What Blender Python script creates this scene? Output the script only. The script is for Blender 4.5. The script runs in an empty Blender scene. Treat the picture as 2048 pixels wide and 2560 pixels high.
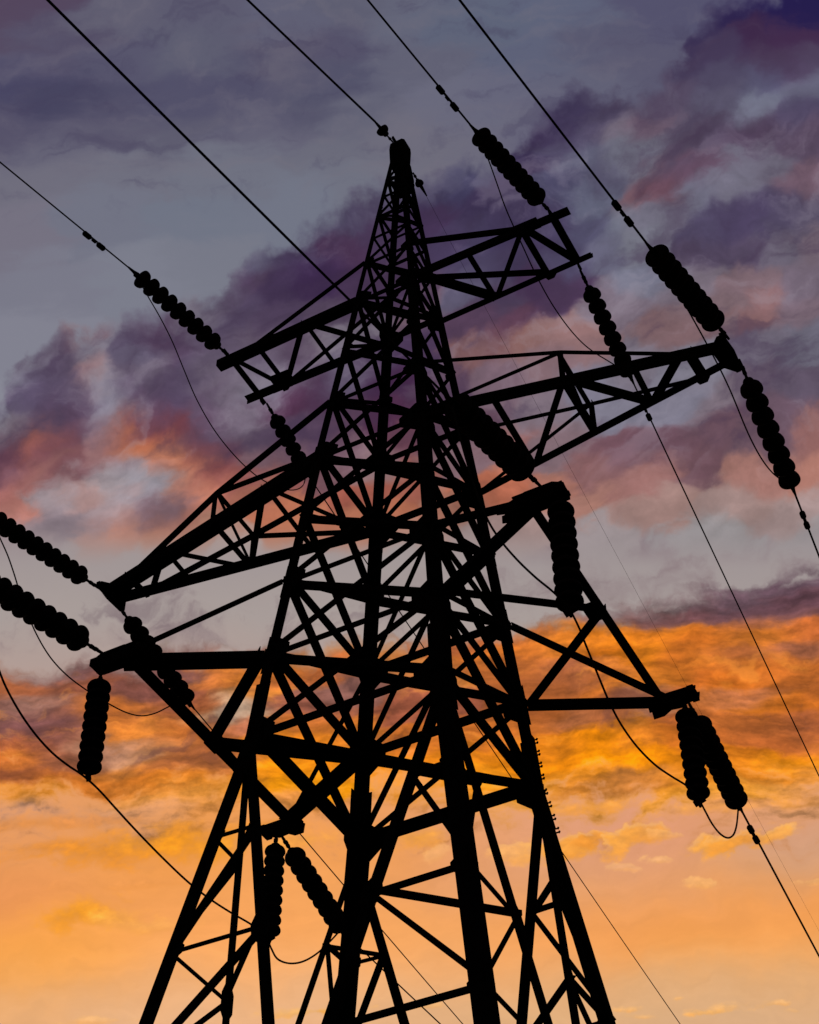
import bpy, bmesh, math, random
from mathutils import Vector, Matrix
random.seed(7)
sc = bpy.context.scene
COL = sc.collection

# ------------------------------------------------------------------ camera
CAM_LOC = Vector((8.82, -16.244, 1.6))
YAW, PITCH, ROLL, FPX = 0.4882, 0.8043, -0.0029, 4195.86      # focal length in pixels of a 2048 wide frame
FWD = Vector((-math.sin(YAW)*math.cos(PITCH), math.cos(YAW)*math.cos(PITCH), math.sin(PITCH)))
R0 = Vector((math.cos(YAW), math.sin(YAW), 0)); U0 = R0.cross(FWD)
RGT = R0*math.cos(ROLL) + U0*math.sin(ROLL)
UPV = -R0*math.sin(ROLL) + U0*math.cos(ROLL)
cam_d = bpy.data.cameras.new('camera'); cam = bpy.data.objects.new('camera', cam_d); COL.objects.link(cam)
cam.matrix_world = Matrix(((RGT.x, UPV.x, -FWD.x, CAM_LOC.x), (RGT.y, UPV.y, -FWD.y, CAM_LOC.y),
                           (RGT.z, UPV.z, -FWD.z, CAM_LOC.z), (0, 0, 0, 1)))
cam_d.sensor_fit = 'HORIZONTAL'; cam_d.sensor_width = 36.0; cam_d.lens = FPX/2048*36.0
cam_d.clip_start = 0.1; cam_d.clip_end = 20000
sc.camera = cam

# ------------------------------------------------------------------ colour management
sc.view_settings.view_transform = 'Standard'; sc.view_settings.look = 'None'
sc.view_settings.exposure = 0; sc.view_settings.gamma = 1

def lin(r, g, b, a=1.0):
    f = lambda c: c/12.92 if c <= .04045 else ((c+.055)/1.055)**2.4
    return (f(r/255), f(g/255), f(b/255), a)

# ------------------------------------------------------------------ world: dusk sky with sunlit clouds
SUN_EL, SUN_AZ = math.radians(2.0), math.atan2(FWD.x, FWD.y)       # sun just above the horizon, behind the pylon
world = bpy.data.worlds.new('World'); sc.world = world; world.use_nodes = True
nt = world.node_tree; nt.nodes.clear(); N = nt.nodes; LK = nt.links
def nd(t, **kw):
    n = N.new(t)
    for k, v in kw.items(): setattr(n, k, v)
    return n
def plug(sock, v):
    if hasattr(v, 'is_linked') or isinstance(v, bpy.types.NodeSocket): LK.new(v, sock)
    else: sock.default_value = v
def mt(op, a, b=0.0, c=0.0, clamp=False):
    n = nd('ShaderNodeMath', operation=op, use_clamp=clamp)
    plug(n.inputs[0], a); plug(n.inputs[1], b)
    if op in ('MULTIPLY_ADD',): plug(n.inputs[2], c)
    return n.outputs[0]
def vm(op, a, b=(0, 0, 0)):
    n = nd('ShaderNodeVectorMath', operation=op); plug(n.inputs[0], a); plug(n.inputs[1], b)
    return n.outputs['Value'] if op in ('DOT_PRODUCT', 'LENGTH') else n.outputs[0]
def mr(v, a, b, c=0.0, d=1.0, kind='SMOOTHSTEP'):
    n = nd('ShaderNodeMapRange', interpolation_type=kind)
    plug(n.inputs['Value'], v)
    for k, x in (('From Min', a), ('From Max', b), ('To Min', c), ('To Max', d)): plug(n.inputs[k], x)
    return n.outputs['Result']
def mix(f, a, b):
    n = nd('ShaderNodeMix', data_type='RGBA'); plug(n.inputs['Factor'], f)
    plug(n.inputs['A'], a); plug(n.inputs['B'], b); return n.outputs['Result']
def ramp(v, stops):
    n = nd('ShaderNodeValToRGB'); cr = n.color_ramp; cr.interpolation = 'EASE'
    while len(cr.elements) > 1: cr.elements.remove(cr.elements[-1])
    cr.elements[0].position = stops[0][0]; cr.elements[0].color = lin(*stops[0][1])
    for p, c in stops[1:]:
        e = cr.elements.new(p); e.color = lin(*c)
    plug(n.inputs[0], v); return n.outputs[0]
def noise(vec, scale, detail=5.0, rough=0.55, col=False, dist=0.0):
    n = nd('ShaderNodeTexNoise', noise_dimensions='3D')
    plug(n.inputs['Vector'], vec); n.inputs['Scale'].default_value = scale
    n.inputs['Detail'].default_value = detail; n.inputs['Roughness'].default_value = rough
    n.inputs['Distortion'].default_value = dist
    return n.outputs['Color'] if col else n.outputs['Fac']
def mapping(vec, loc=(0, 0, 0), rot=0.0, scl=(1, 1, 1), kind='POINT'):
    n = nd('ShaderNodeMapping', vector_type=kind)
    plug(n.inputs['Vector'], vec); n.inputs['Location'].default_value = loc
    n.inputs['Rotation'].default_value = (0, 0, rot); n.inputs['Scale'].default_value = scl
    return n.outputs[0]
#@SKY
import numpy as np
def sky_chart(x0, x1, y0, y1, ppu):
    """dusk sky over a tangent chart; returns linear RGB, rows from top (y0) down"""
    nx, ny = int((x1-x0)*ppu), int((y1-y0)*ppu)
    X, Y = np.meshgrid(np.linspace(x0, x1, nx, dtype=np.float32), np.linspace(y0, y1, ny, dtype=np.float32))
    rng = np.random.default_rng(11)
    perm = np.tile(rng.permutation(512), 3).astype(np.int32)
    ga = rng.uniform(0, 2*np.pi, 512); GX, GY = np.cos(ga).astype(np.float32), np.sin(ga).astype(np.float32)
    def pn(x, y, s):
        xi = np.floor(x); yi = np.floor(y); fx = x-xi; fy = y-yi
        xi = xi.astype(np.int32) & 255; yi = yi.astype(np.int32) & 255
        u = fx*fx*fx*(fx*(fx*6-15)+10); v = fy*fy*fy*(fy*(fy*6-15)+10)
        def g(i, j):
            h = perm[perm[(xi+i) & 255] + ((yi+j) & 255) + s*37 % 256]
            return GX[h]*(fx-i) + GY[h]*(fy-j)
        a, b, c, d = g(0, 0), g(1, 0), g(0, 1), g(1, 1)
        return (a+(b-a)*u + ((c+(d-c)*u)-(a+(b-a)*u))*v)*1.5
    def fbm(x, y, sc, octv, s, rough=.5, lac=2.03, ridge=False):
        t = 0; a = 1; n = 0
        for i in range(octv):
            q = pn(x*sc + i*17.3, y*sc - i*9.1, s+i)
            if ridge: q = 1 - 2*np.abs(q)
            t = t + a*q; n += a; a *= rough; sc *= lac
        return t/n*(1.6 if not ridge else 1)
    sst = lambda a, b, v: (lambda t: t*t*(3-2*t))(np.clip((v-a)/(b-a), 0, 1))
    def rot(deg, sx=1, sy=1, xx=None, yy=None):
        c, s = np.cos(np.radians(deg)), np.sin(np.radians(deg))
        xx = X if xx is None else xx; yy = Y if yy is None else yy
        return (xx*c - yy*s)*sx, (xx*s + yy*c)*sy
    # domain warps
    wx = fbm(X, Y, 3.0, 7, 1, .55); wy = fbm(X, Y, 3.0, 7, 21, .55)
    fx_ = fbm(X, Y, 9.0, 6, 41, .6); fy_ = fbm(X, Y, 9.0, 6, 61, .6)
    def swarp(deg, sq, sc, s, octv=7, rough=.62):
        a, b = rot(deg, 1.0, sq); return fbm(a+wx*.06, b+wy*.10, sc, octv, s, rough), fbm(a-wy*.06, b+wx*.10, sc, octv, s+20, rough)
    su = swarp(26, 1.7, 6.5, 201, 7, .54); sd = swarp(5, 3.0, 5.5, 251, 7, .56)
    def field(samples, L, ax, ay, wamp, famp, k=1.0, tilt=0, wv=None):
        if wv is None: wv = (fx_, fy_)
        XX = X + wx*wamp + wv[0]*famp; YY = Y + wy*wamp*.8 + wv[1]*famp*.55
        # evaluate on a coarse table, then look up through the warp
        R = 90
        tx = np.arange(x0-.2, x1+.2, 1/R); ty = np.arange(y0-.2, y1+.2, 1/R)
        TX, TY = np.meshgrid(tx, ty); num = np.zeros(TX.shape+(3,)); den = np.zeros(TX.shape)+1e-12
        c, s = np.cos(np.radians(tilt)), np.sin(np.radians(tilt))
        for (sx, sy, r, g, b) in samples:
            dx, dy = TX-sx, TY-sy; du, dv = dx*c - dy*s, dx*s + dy*c
            d2 = (du/ax)**2 + (dv/ay)**2
            w = np.exp(-d2/(2*L*L)) + 1e-6/(1+d2*d2)
            num += w[..., None]*np.array([r, g, b]); den += w
        T = num/den[..., None]
        px = np.clip((XX-tx[0])*R, 0, len(tx)-1.01); py = np.clip((YY-ty[0])*R, 0, len(ty)-1.01)
        ix, iy = px.astype(int), py.astype(int); ux, uy = (px-ix)[..., None], (py-iy)[..., None]
        return (T[iy, ix]*(1-ux) + T[iy, ix+1]*ux)*(1-uy) + (T[iy+1, ix]*(1-ux) + T[iy+1, ix+1]*ux)*uy
    # ---- clear sky
    gy = np.array([-.6, 0, .15, .35, .6, .9, 1.1, 1.3, 1.5, 1.7, 1.85, 2.0, 2.1, 2.3, 2.7])
    gc = np.array([(84, 86, 106), (98, 100, 118), (104, 106, 122), (114, 116, 129), (126, 126, 138), (146, 144, 153), (156, 146, 148), (170, 158, 154), (190, 158, 146),
                   (218, 156, 122), (236, 160, 104), (246, 167, 98), (236, 178, 126), (214, 178, 138), (190, 160, 130)], float)
    Yw = Y + wy*.03
    img = np.stack([np.interp(Yw, gy, gc[:, k]) for k in range(3)], -1)
    def over(mask, col):
        nonlocal img
        img = img + (np.asarray(col, float)-img)*mask[..., None]
    # oblique and level streak textures
    sx_, sy_ = rot(22, 1.0, 3.6); st = fbm(sx_+wx*.12, sy_+wy*.35, 3.0, 8, 81, .58)
    lx, ly = rot(7, 1.0, 4.5); ls = fbm(lx+wx*.15, ly+wy*.5, 3.2, 8, 101, .6)
    bil = fbm(X+wx*.05, Y+wy*.05, 6, 8, 121, .56)
    rdg = fbm(X+wx*.08, Y*1.2+wy*.08, 7, 6, 141, .55, ridge=True)
    ft = fbm(X+fx_*.03, Y*1.6+fy_*.03, 22, 5, 161, .6)
    # ---- high veil
    V = [(.02,.02,88,72,92),(.1,.06,88,80,100),(.25,.02,100,96,112),(.45,.03,96,92,110),(.4,.09,98,96,112),(.6,.03,100,98,116),(.62,.12,106,100,114),(.75,.02,98,96,112),(.85,.04,104,104,120),
         (1.0,.04,98,102,120),(1.15,.04,98,101,121),(1.1,.12,98,100,120),(1.25,.08,92,90,110),(1.32,.12,94,90,110),(1.2,.17,102,100,118),(1.38,.03,88,84,108),
         (.05,.12,96,90,110),(.02,.16,74,70,96),(.14,.2,72,68,92),(.22,.2,80,76,98),(.25,.12,92,88,108),(.35,.2,86,82,104),(.5,.17,84,80,102),(.55,.21,90,86,106),(.7,.17,84,82,103),(.7,.09,86,80,102),(.85,.13,102,100,116),
         (.68,.2,92,88,106),(.05,.26,90,84,104),(.2,.25,96,90,108),(.12,.31,104,100,116),(.35,.27,98,94,110),(.55,.27,104,100,116),(.75,.25,104,102,117),(.95,.22,110,108,124),(1.05,.2,106,104,122),
         (.1,.37,116,112,124),(.3,.36,116,114,126),(.5,.35,116,116,128),(.7,.33,112,110,122),(.85,.3,114,110,122),(.2,.46,118,118,131),(.4,.46,116,119,132),(.6,.42,118,120,133),(.75,.38,116,116,128),
         (.05,.5,122,116,128),(.1,.6,126,124,136),(.3,.58,128,128,139),(.05,.72,134,132,143),(.42,.53,124,124,135),(0,.9,140,138,148),(1.0,.3,112,108,122),(1.15,.25,106,102,120)]
    V = [(a, b, c-3, d_-1, f_+2) for a, b, c, d_, f_ in V]
    o = field(V, .040, 1.3, .75, .04, .075, tilt=8, wv=sd)
    over(sst(1.15, .75, Y), o)
    over(sst(.0, .8, ls)*.28*sst(.5, .3, Y), (122, 116, 128)); over(sst(-.1, -.8, ls)*.35*sst(.5, .35, Y), (66, 60, 88))
    # ---- upper cloud deck
    U = [(1.7,.02,46,36,84),(1.62,.0,52,40,84),(1.55,.03,56,44,84),(1.5,.01,70,60,92),(1.47,.07,72,60,90),(1.6,.07,76,50,80),(1.7,.07,82,54,84),(1.52,.11,84,70,94),(1.62,.13,90,70,92),(1.7,.13,98,82,102),
         (1.43,.15,84,72,95),(1.5,.17,98,90,108),(1.6,.17,104,100,118),(1.7,.19,108,106,122),(1.42,.2,96,84,104),(1.5,.22,104,98,114),(1.35,.22,104,94,112),(1.6,.23,118,120,136),(1.68,.24,90,80,102),(1.7,.28,104,86,102),
         (1.24,.19,82,72,94),(1.2,.23,74,64,90),(1.28,.22,84,74,94),(1.16,.27,72,58,86),(1.25,.28,94,84,104),(1.1,.31,68,56,84),(1.04,.33,84,78,104),(1.07,.37,76,62,88),(.98,.37,82,78,102),(1.02,.42,70,58,84),(.93,.41,74,68,94),(.9,.46,72,54,82),
         (1.3,.28,118,108,124),(1.36,.28,126,104,116),(1.35,.33,112,112,128),(1.42,.27,102,94,110),(1.45,.31,104,90,106),(1.5,.29,94,80,98),(1.6,.27,92,74,92),(1.22,.34,104,104,122),(1.3,.33,112,112,128),
         (1.38,.37,138,98,104),(1.34,.41,134,100,108),(1.42,.39,138,88,94),(1.47,.36,112,86,100),(1.46,.42,116,114,130),(1.55,.38,116,112,126),(1.7,.38,126,100,110),(1.62,.35,110,104,118),(1.25,.4,108,110,128),(1.18,.4,88,84,106),(1.15,.46,84,74,98),(1.3,.46,112,114,130),
         (1.25,.47,96,92,112),(1.48,.48,92,82,104),(1.56,.46,86,74,98),(1.65,.44,88,78,98),(1.7,.44,100,90,106),(1.4,.46,120,116,130),(1.35,.52,118,118,132),(1.47,.53,94,80,98),(1.55,.52,98,84,102),(1.65,.5,112,104,118),(1.72,.5,124,108,118),
         (1.28,.53,108,106,124),(1.36,.58,118,118,133),(1.45,.59,124,112,122),(1.55,.6,140,108,112),(1.6,.65,160,108,106),(1.7,.58,118,104,116),(1.68,.65,138,110,118),(1.5,.65,146,112,114),(1.43,.7,146,106,106),(1.3,.64,126,112,122),(1.2,.55,92,84,106),
         (1.12,.6,76,54,82),(1.18,.62,84,62,88),(1.05,.62,86,72,94),(1.0,.6,98,92,110),(1.0,.68,94,70,90),(1.08,.68,104,70,88),(1.05,.72,152,96,92),(1.13,.71,166,108,100),(1.22,.69,172,118,112),(1.25,.73,160,114,112),(1.0,.75,150,98,96),(1.15,.77,152,112,114),
         (1.25,.8,132,128,142),(1.33,.76,138,122,130),(1.45,.78,124,120,134),(1.6,.74,112,104,120),(1.7,.72,108,104,120),(1.05,.8,128,104,114),(1.15,.86,134,118,126),(1.28,.87,136,132,144),(1.4,.85,128,124,136),(1.5,.84,130,116,124),(1.6,.82,112,96,110),(1.7,.82,108,94,108),(1.65,.88,116,92,102),
         (1.1,.93,150,104,100),(1.2,.93,136,112,116),(1.3,.95,124,88,94),(1.38,.95,116,84,92),(1.5,.92,118,88,96),(1.6,.93,116,90,98),(1.7,.93,150,104,98),(1.25,.99,142,100,98),(1.35,1.0,150,106,102),(1.45,.98,130,94,96),(1.6,1.0,160,114,106),(1.7,1.0,168,116,104),(1.05,1.02,178,104,80),(1.15,1.03,166,112,98),(1.25,1.05,170,122,110),(1.4,1.06,160,128,122),(1.55,1.06,156,130,126),(1.68,1.07,156,134,132),
         (.8,.42,84,74,96),(.86,.4,80,72,96),(.72,.46,84,76,98),(.62,.47,98,94,112),(.55,.52,92,86,106),(.62,.53,76,62,88),(.72,.53,78,54,80),(.66,.58,66,46,78),(.58,.6,70,54,80),(.52,.58,84,66,88),(.46,.62,92,78,98),(.5,.66,86,72,94),(.8,.5,78,60,86),(.75,.6,76,56,82),(.6,.66,84,68,90),(.7,.66,90,74,92),(.8,.58,76,56,80),
         (.4,.63,116,108,120),(.43,.68,116,108,124),(.33,.66,106,96,112),(.3,.7,104,88,106),(.36,.7,92,70,92),(.28,.74,108,98,116),(.38,.76,94,74,96),(.32,.78,112,100,118),(.45,.74,106,90,108),(.45,.8,118,106,120),(.36,.84,98,80,102),(.43,.86,102,84,102),
         (.54,.72,108,94,108),(.6,.74,96,78,96),(.66,.74,116,104,118),(.7,.72,130,120,132),(.53,.79,122,114,128),(.56,.83,138,132,146),(.5,.84,126,116,128),(.53,.88,118,106,122),(.6,.8,112,100,114),(.6,.84,90,52,76),(.65,.82,84,56,80),(.56,.92,110,92,106),(.62,.9,96,74,94),(.62,.96,124,94,102),(.55,.98,128,98,106),(.7,.8,100,88,106),(.72,.88,104,74,92),
         (.82,.8,72,42,72),(.78,.78,96,80,100),(.85,.74,80,60,86),(.82,.87,84,48,74),(.84,.93,112,70,82),(.75,.95,146,118,124),(.78,.98,142,112,112),(.68,.99,130,90,92),(.95,.8,96,72,92),(.95,.9,110,80,92),(.95,.97,130,100,104),
         (.12,.69,146,114,120),(.16,.71,158,118,118),(.1,.73,108,96,112),(.06,.76,116,108,124),(.13,.77,102,88,106),(.08,.8,100,86,106),(.03,.8,134,132,144),(.12,.83,98,84,104),(.05,.85,98,86,106),(.15,.86,96,74,94),(.02,.9,120,110,122),(.08,.88,90,72,92),(.17,.9,104,76,92),(.03,.95,104,66,80),(.12,.94,120,76,84),
         (.19,.73,132,126,138),(.21,.8,148,148,160),(.19,.79,170,128,126),(.215,.86,150,148,160),(.2,.9,138,122,132),(.24,.83,128,120,134),(.24,.87,134,116,126),
         (.07,.925,176,104,86),(.11,.93,148,90,86),(.03,.92,104,70,86),(.14,.91,112,78,92),(.12,.98,146,100,94),(.07,1.0,148,96,94),(.16,.98,136,86,88),(.02,1.0,118,78,90),(.03,1.04,166,106,100),(.06,1.07,180,118,106),(.02,1.08,174,120,112),
         (.25,.9,168,102,88),(.28,.92,202,120,84),(.31,.93,196,116,82),(.3,.88,112,72,88),(.35,.89,130,72,78),(.36,.96,204,128,92),(.33,.98,186,124,108),(.4,.92,110,74,88),(.41,.98,192,116,92),(.42,.95,126,74,78),(.46,1.0,130,72,74),(.45,1.04,192,122,98),(.4,1.02,186,124,104),(.48,.95,110,76,90),(.5,1.02,150,88,84),
         (.26,.97,160,140,146),(.28,1.0,154,150,160),(.22,1.0,160,150,156),(.22,.95,166,124,120),(.33,1.03,150,146,156),(.17,1.04,170,134,130),(.12,1.05,154,144,152),(.24,1.06,160,140,144),(.22,.93,150,108,110),
         (.1,1.1,130,116,124),(.16,1.09,128,114,122),(.2,1.12,146,124,128),(.27,1.09,156,116,110),(.33,1.07,122,98,108),(.39,1.06,108,86,96),(.36,1.1,132,96,96),(.42,1.09,158,104,92),(.25,1.13,176,122,106),(.35,1.13,182,122,100),(.18,1.16,176,130,118),(.05,1.14,152,134,138),(.45,1.13,176,126,108),
         (.55,1.05,172,108,90),(.6,1.08,180,110,84),(.6,1.02,140,84,84),(.65,1.12,186,118,90),(.75,1.05,160,90,76),(.8,1.1,180,110,84),(.72,1.12,184,116,90),(.85,1.03,160,94,80),(.85,1.15,180,132,116),(.95,1.08,172,116,98),(.95,1.15,160,140,138),
         (.1,1.19,158,148,150),(.3,1.19,164,150,148),(.5,1.17,172,150,144),(.65,1.18,166,146,142),(.85,1.2,160,148,146),(1.1,1.12,160,134,130),(1.3,1.13,156,144,146),(1.5,1.13,152,146,148),(1.7,1.13,152,144,146)]
    # outline of the deck's upper edge: (x, y)
    ex = np.array([-.6, -.3, 0, .05, .09, .13, .19, .22, .27, .33, .38, .43, .48, .53, .58, .66, .74, .80, .86, .93, 1.0, 1.05, 1.08, 1.13, 1.18, 1.22, 1.28, 1.33, 1.40, 1.44, 1.455, 1.48, 1.56, 1.725, 2.3])
    ey = np.array([1.1, .95, .83, .73, .70, .685, .69, .68, .66, .635, .615, .60, .555, .51, .485, .45, .415, .385, .365, .345, .325, .30, .275, .235, .185, .165, .165, .17, .155, .11, .06, .03, -.02, -.1, -.4])
    e = Y - np.interp(X + wx*.02 + fx_*.03, ex, ey) + wy*.02 + bil*.05 + fy_*.035 - .01
    m1 = sst(-.012, .05, e)
    for (sx0, sy0, r0, g0, b0) in U[:]: pass
    U = [(a, b, *( (c-(c-104)*.30, d+ (96-d)*.12, f_-(f_-104)*.05) if (c > 136 and a > .95 and b < .9) else (c, d, f_))) for a, b, c, d, f_ in U]
    U += [(.47,.84,108,92,108), (.42,.8,98,84,102), (.5,.88,112,94,108), (.46,.9,106,84,102), (.34,.82,96,80,102), (.3,.8,100,86,104), (.26,.8,112,96,112), (.3,.84,98,76,96), (.1,.85,92,76,96), (.14,.8,98,84,104), (.06,.83,98,84,106), (.72,.95,124,90,100), (.66,.92,100,76,96), (1.0,.5,82,72,97), (1.06,.5,76,64,90), (1.02,.56,86,76,99), (1.1,.54,78,66,91), (1.12,.45,80,68,92), (.96,.5,80,66,91), (1.2,.3,92,84,104), (1.26,.36,100,94,112), (.46,.78,104,92,108), (.5,.76,104,90,107), (.5,.7,92,78,98), (.47,.71,96,84,102), (.4,.8,96,82,102)]
    def dusk(a, b, c, d_, f_):
        k = 1.0
        if c + d_ + f_ < 330 and b < 1.0: k *= .90
        if a > 1.38 and b < .20: k *= .90
        if .9 < a < 1.35 and .17 < b < .6 and c < 110: k *= .93
        if a > 1.35 and .2 < b < .6: k *= .95
        if c > 124 and b < 1.0: k *= .94 if a > .9 else .96
        return (a, b, c*k, d_*k, f_*k**.45)
    U = [dusk(*q) for q in U]
    u = field(U, .021, 1.25, .8, .028, .050, tilt=22, wv=su)
    # relief: streaks and billows shade the deck
    dk = np.clip(st*.8 + bil*.55, -1, 1)
    relief = 1 + .17*dk + .035*ft + .05*fx_
    amp = sst(.02, .3, Y)*sst(1.22, 1.05, Y)
    over(m1*sst(1.2, 1.1, Y), u*(1 + (relief-1)*amp)[..., None])
    # thin light ragged fringe just inside the crest
    over(sst(.0, .03, e)*sst(.10, .04, e)*sst(.05, .35, bil)*.30*sst(1.0, .8, Y), (118, 116, 132))
    over(m1*sst(.15, .7, st)*.32*sst(.2, .35, Y)*sst(1.05, .9, Y), (146, 138, 150))
    over(m1*sst(-.1, -.75, st + bil*.3)*.40*sst(1.05, .9, Y), (74, 56, 84))
    # ---- lower deck
    D = [(.05,1.33,150,132,136),(.2,1.33,158,146,146),(.1,1.29,140,124,128),(.35,1.34,150,136,138),(.48,1.31,136,118,122),(.55,1.32,142,124,126),(.7,1.3,150,136,136),(.85,1.25,160,148,146),(.9,1.3,140,118,120),(1.05,1.22,148,136,138),(1.12,1.24,136,118,122),(1.1,1.28,140,112,110),(1.2,1.24,150,136,138),(1.3,1.24,146,130,132),
         (.03,1.40,146,104,98),(.12,1.41,122,88,96),(.2,1.40,120,84,92),(.3,1.41,116,80,88),(.4,1.40,122,82,88),(.5,1.39,150,94,86),(.5,1.42,218,130,56),(.56,1.41,222,134,52),(.45,1.43,190,112,66),(.6,1.42,190,108,66),
         (.05,1.45,176,104,72),(.12,1.45,150,92,80),(.2,1.44,160,94,74),(.3,1.46,130,82,82),(.36,1.47,142,84,76),(.02,1.5,128,84,84),(.07,1.49,172,130,128),(.13,1.5,122,80,86),(.07,1.54,118,78,86),(.15,1.55,124,80,82),(.2,1.49,206,120,58),(.27,1.5,204,120,60),(.33,1.5,170,100,66),(.4,1.48,176,100,62),
         (.23,1.54,220,132,56),(.3,1.53,226,140,66),(.22,1.575,176,130,116),(.27,1.59,190,142,120),(.38,1.54,196,112,56),(.43,1.56,180,104,58),(.34,1.57,210,130,76),(.02,1.57,170,96,66),(.1,1.58,146,86,72),(.05,1.6,210,122,56),(.14,1.61,150,92,74),(.25,1.62,222,138,62),(.33,1.61,176,106,64),(.4,1.61,164,98,64),(.45,1.63,196,120,66),
         (.03,1.635,160,92,64),(.1,1.64,186,106,54),(.18,1.65,206,120,48),(.27,1.65,212,124,46),(.37,1.65,222,132,44),(.47,1.66,232,142,44),(.03,1.67,230,142,54),(.12,1.67,232,142,48),(.2,1.68,224,148,84),(.3,1.68,232,150,72),(.4,1.68,238,152,64),
         (.5,1.47,196,168,156),(.49,1.51,190,166,158),(.52,1.54,176,110,90),(.55,1.46,230,140,60),(.65,1.48,160,96,84),(.7,1.46,140,98,100),(.62,1.52,200,116,56),(.7,1.54,212,126,50),(.62,1.57,226,134,34),(.7,1.6,238,144,26),(.6,1.63,246,152,20),(.68,1.66,252,156,16),(.78,1.62,240,146,30),(.9,1.5,150,86,70),(.95,1.55,200,114,50),(.9,1.6,232,138,30),(.95,1.65,248,156,30),
         (.08,1.70,208,150,122),(.2,1.71,206,150,122),(.33,1.71,220,152,108),(.02,1.70,204,148,126),(.45,1.71,238,152,76),(.6,1.71,242,154,76),(.75,1.71,238,154,90),(1.0,1.35,190,108,70),(1.08,1.37,216,124,54),
         (1.36,1.27,128,106,112),(1.45,1.26,108,82,92),(1.55,1.25,100,76,90),(1.65,1.23,98,74,90),(1.71,1.21,100,76,92),(1.3,1.29,128,96,98),(1.4,1.30,120,80,84),(1.5,1.29,112,74,82),(1.6,1.28,104,72,84),(1.7,1.27,104,70,84),(1.2,1.3,150,100,90),(1.15,1.33,190,112,66),(1.68,1.3,116,76,82),(1.6,1.31,150,88,72),
         (1.2,1.34,218,128,46),(1.28,1.34,224,130,32),(1.35,1.33,218,126,38),(1.43,1.33,224,130,40),(1.5,1.34,196,108,40),(1.57,1.33,206,120,50),(1.63,1.34,224,132,50),(1.7,1.33,200,110,60),(1.68,1.37,168,104,82),(1.1,1.4,180,104,56),(1.2,1.38,206,122,50),(1.27,1.38,212,118,28),(1.35,1.38,226,134,34),(1.43,1.38,190,106,42),(1.5,1.38,216,124,48),(1.58,1.37,170,100,64),(1.6,1.4,196,112,50),
         (1.15,1.43,172,98,54),(1.2,1.42,150,92,78),(1.27,1.42,214,126,56),(1.32,1.43,224,134,50),(1.4,1.43,206,120,44),(1.48,1.43,180,98,42),(1.55,1.43,206,112,36),(1.65,1.42,198,112,52),(1.7,1.44,170,96,48),(1.15,1.48,156,88,48),(1.22,1.47,202,116,52),(1.3,1.48,150,84,48),(1.35,1.47,186,128,112),(1.42,1.47,160,90,52),(1.5,1.47,206,122,62),(1.56,1.47,196,124,100),(1.6,1.48,208,118,36),(1.68,1.48,186,104,40),
         (1.12,1.53,196,112,50),(1.2,1.52,176,108,74),(1.28,1.52,160,94,60),(1.36,1.51,184,130,108),(1.45,1.52,166,92,48),(1.52,1.52,196,112,56),(1.6,1.53,184,104,56),(1.7,1.52,176,100,64),(1.15,1.56,226,134,26),(1.25,1.555,240,144,12),(1.35,1.56,214,128,44),(1.43,1.56,200,112,40),(1.52,1.56,186,104,50),(1.62,1.57,178,98,52),(1.7,1.57,200,116,60),
         (1.15,1.60,238,142,16),(1.25,1.60,252,154,6),(1.35,1.6,250,152,10),(1.45,1.60,240,144,20),(1.55,1.6,214,124,30),(1.65,1.6,236,146,20),(1.7,1.62,232,150,60),(1.2,1.63,238,150,40),(1.3,1.64,206,132,70),(1.38,1.64,220,140,66),(1.45,1.64,226,138,36),(1.55,1.64,222,134,36),(1.65,1.66,226,150,96),
         (1.12,1.67,244,158,50),(1.2,1.67,214,128,52),(1.28,1.66,200,124,60),(1.35,1.67,226,142,60),(1.42,1.67,240,152,50),(1.5,1.68,248,162,60),(1.58,1.67,250,162,58),(1.15,1.70,250,164,60),(1.25,1.70,246,160,62),(1.35,1.70,252,166,66),(1.45,1.71,240,160,90),(1.55,1.71,236,158,104),(1.65,1.72,230,160,112)]
    lex = np.array([-.6, 0, .15, .3, .42, .5, .6, .75, .9, 1.05, 1.15, 1.25, 1.33, 1.42, 1.5, 1.6, 1.66, 1.725, 2.3])
    ley = np.array([1.42, 1.395, 1.385, 1.375, 1.37, 1.37, 1.36, 1.35, 1.33, 1.31, 1.30, 1.285, 1.27, 1.255, 1.24, 1.225, 1.215, 1.195, 1.1])
    e2 = Y - np.interp(X + wx*.05, lex, ley) + wy*.02 + ls*.035 + bil*.045 + pn(X*9, Y*22, 7)*.012
    D = [(a, b, min(c*1.0, 255), d_*(.955 if 1.32 < b < 1.66 else 1), f_*(.84 if 1.30 < b < 1.68 else .95)) for a, b, c, d_, f_ in D]
    d = field(D, .019, 2.0, .58, .030, .046, tilt=5, wv=sd)
    l3x, l3y = rot(4, 1.0, 3.2); l3 = fbm(l3x+wx*.05, l3y+wy*.1, 11, 6, 301, .62)
    rel2 = 1 + .16*np.clip(ls*.9 + bil*.35, -1, 1) + .27*l3 + .07*ft
    m2 = sst(-.015, .045, e2)
    m2b = sst(.0, .9, ls*1.2 + bil*.3 - np.abs(Y-1.30)*5 + .25)*.6            # torn scraps above the edge
    over(sst(-.3, .9, bil + ls*.6)*np.exp(-((e2+.03)/.05)**2)*.5, (128, 106, 112))
    over(m2b*sst(1.18, 1.28, Y)*sst(1.42, 1.38, Y), (130, 114, 118))
    end = sst(1.80, 1.64, Y + ls*.09 + bil*.05 + l3*.05)
    over(m2*end, d*rel2[..., None])
    gl = sst(.25, .75, ls)*sst(1.33, 1.42, Y)*sst(1.72, 1.62, Y)*m2
    over(gl*.35, (250, 158, 60)); over(sst(-.25, -.7, ls)*sst(1.4, 1.48, Y)*sst(1.66, 1.58, Y)*.30, (116, 70, 74))
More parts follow.
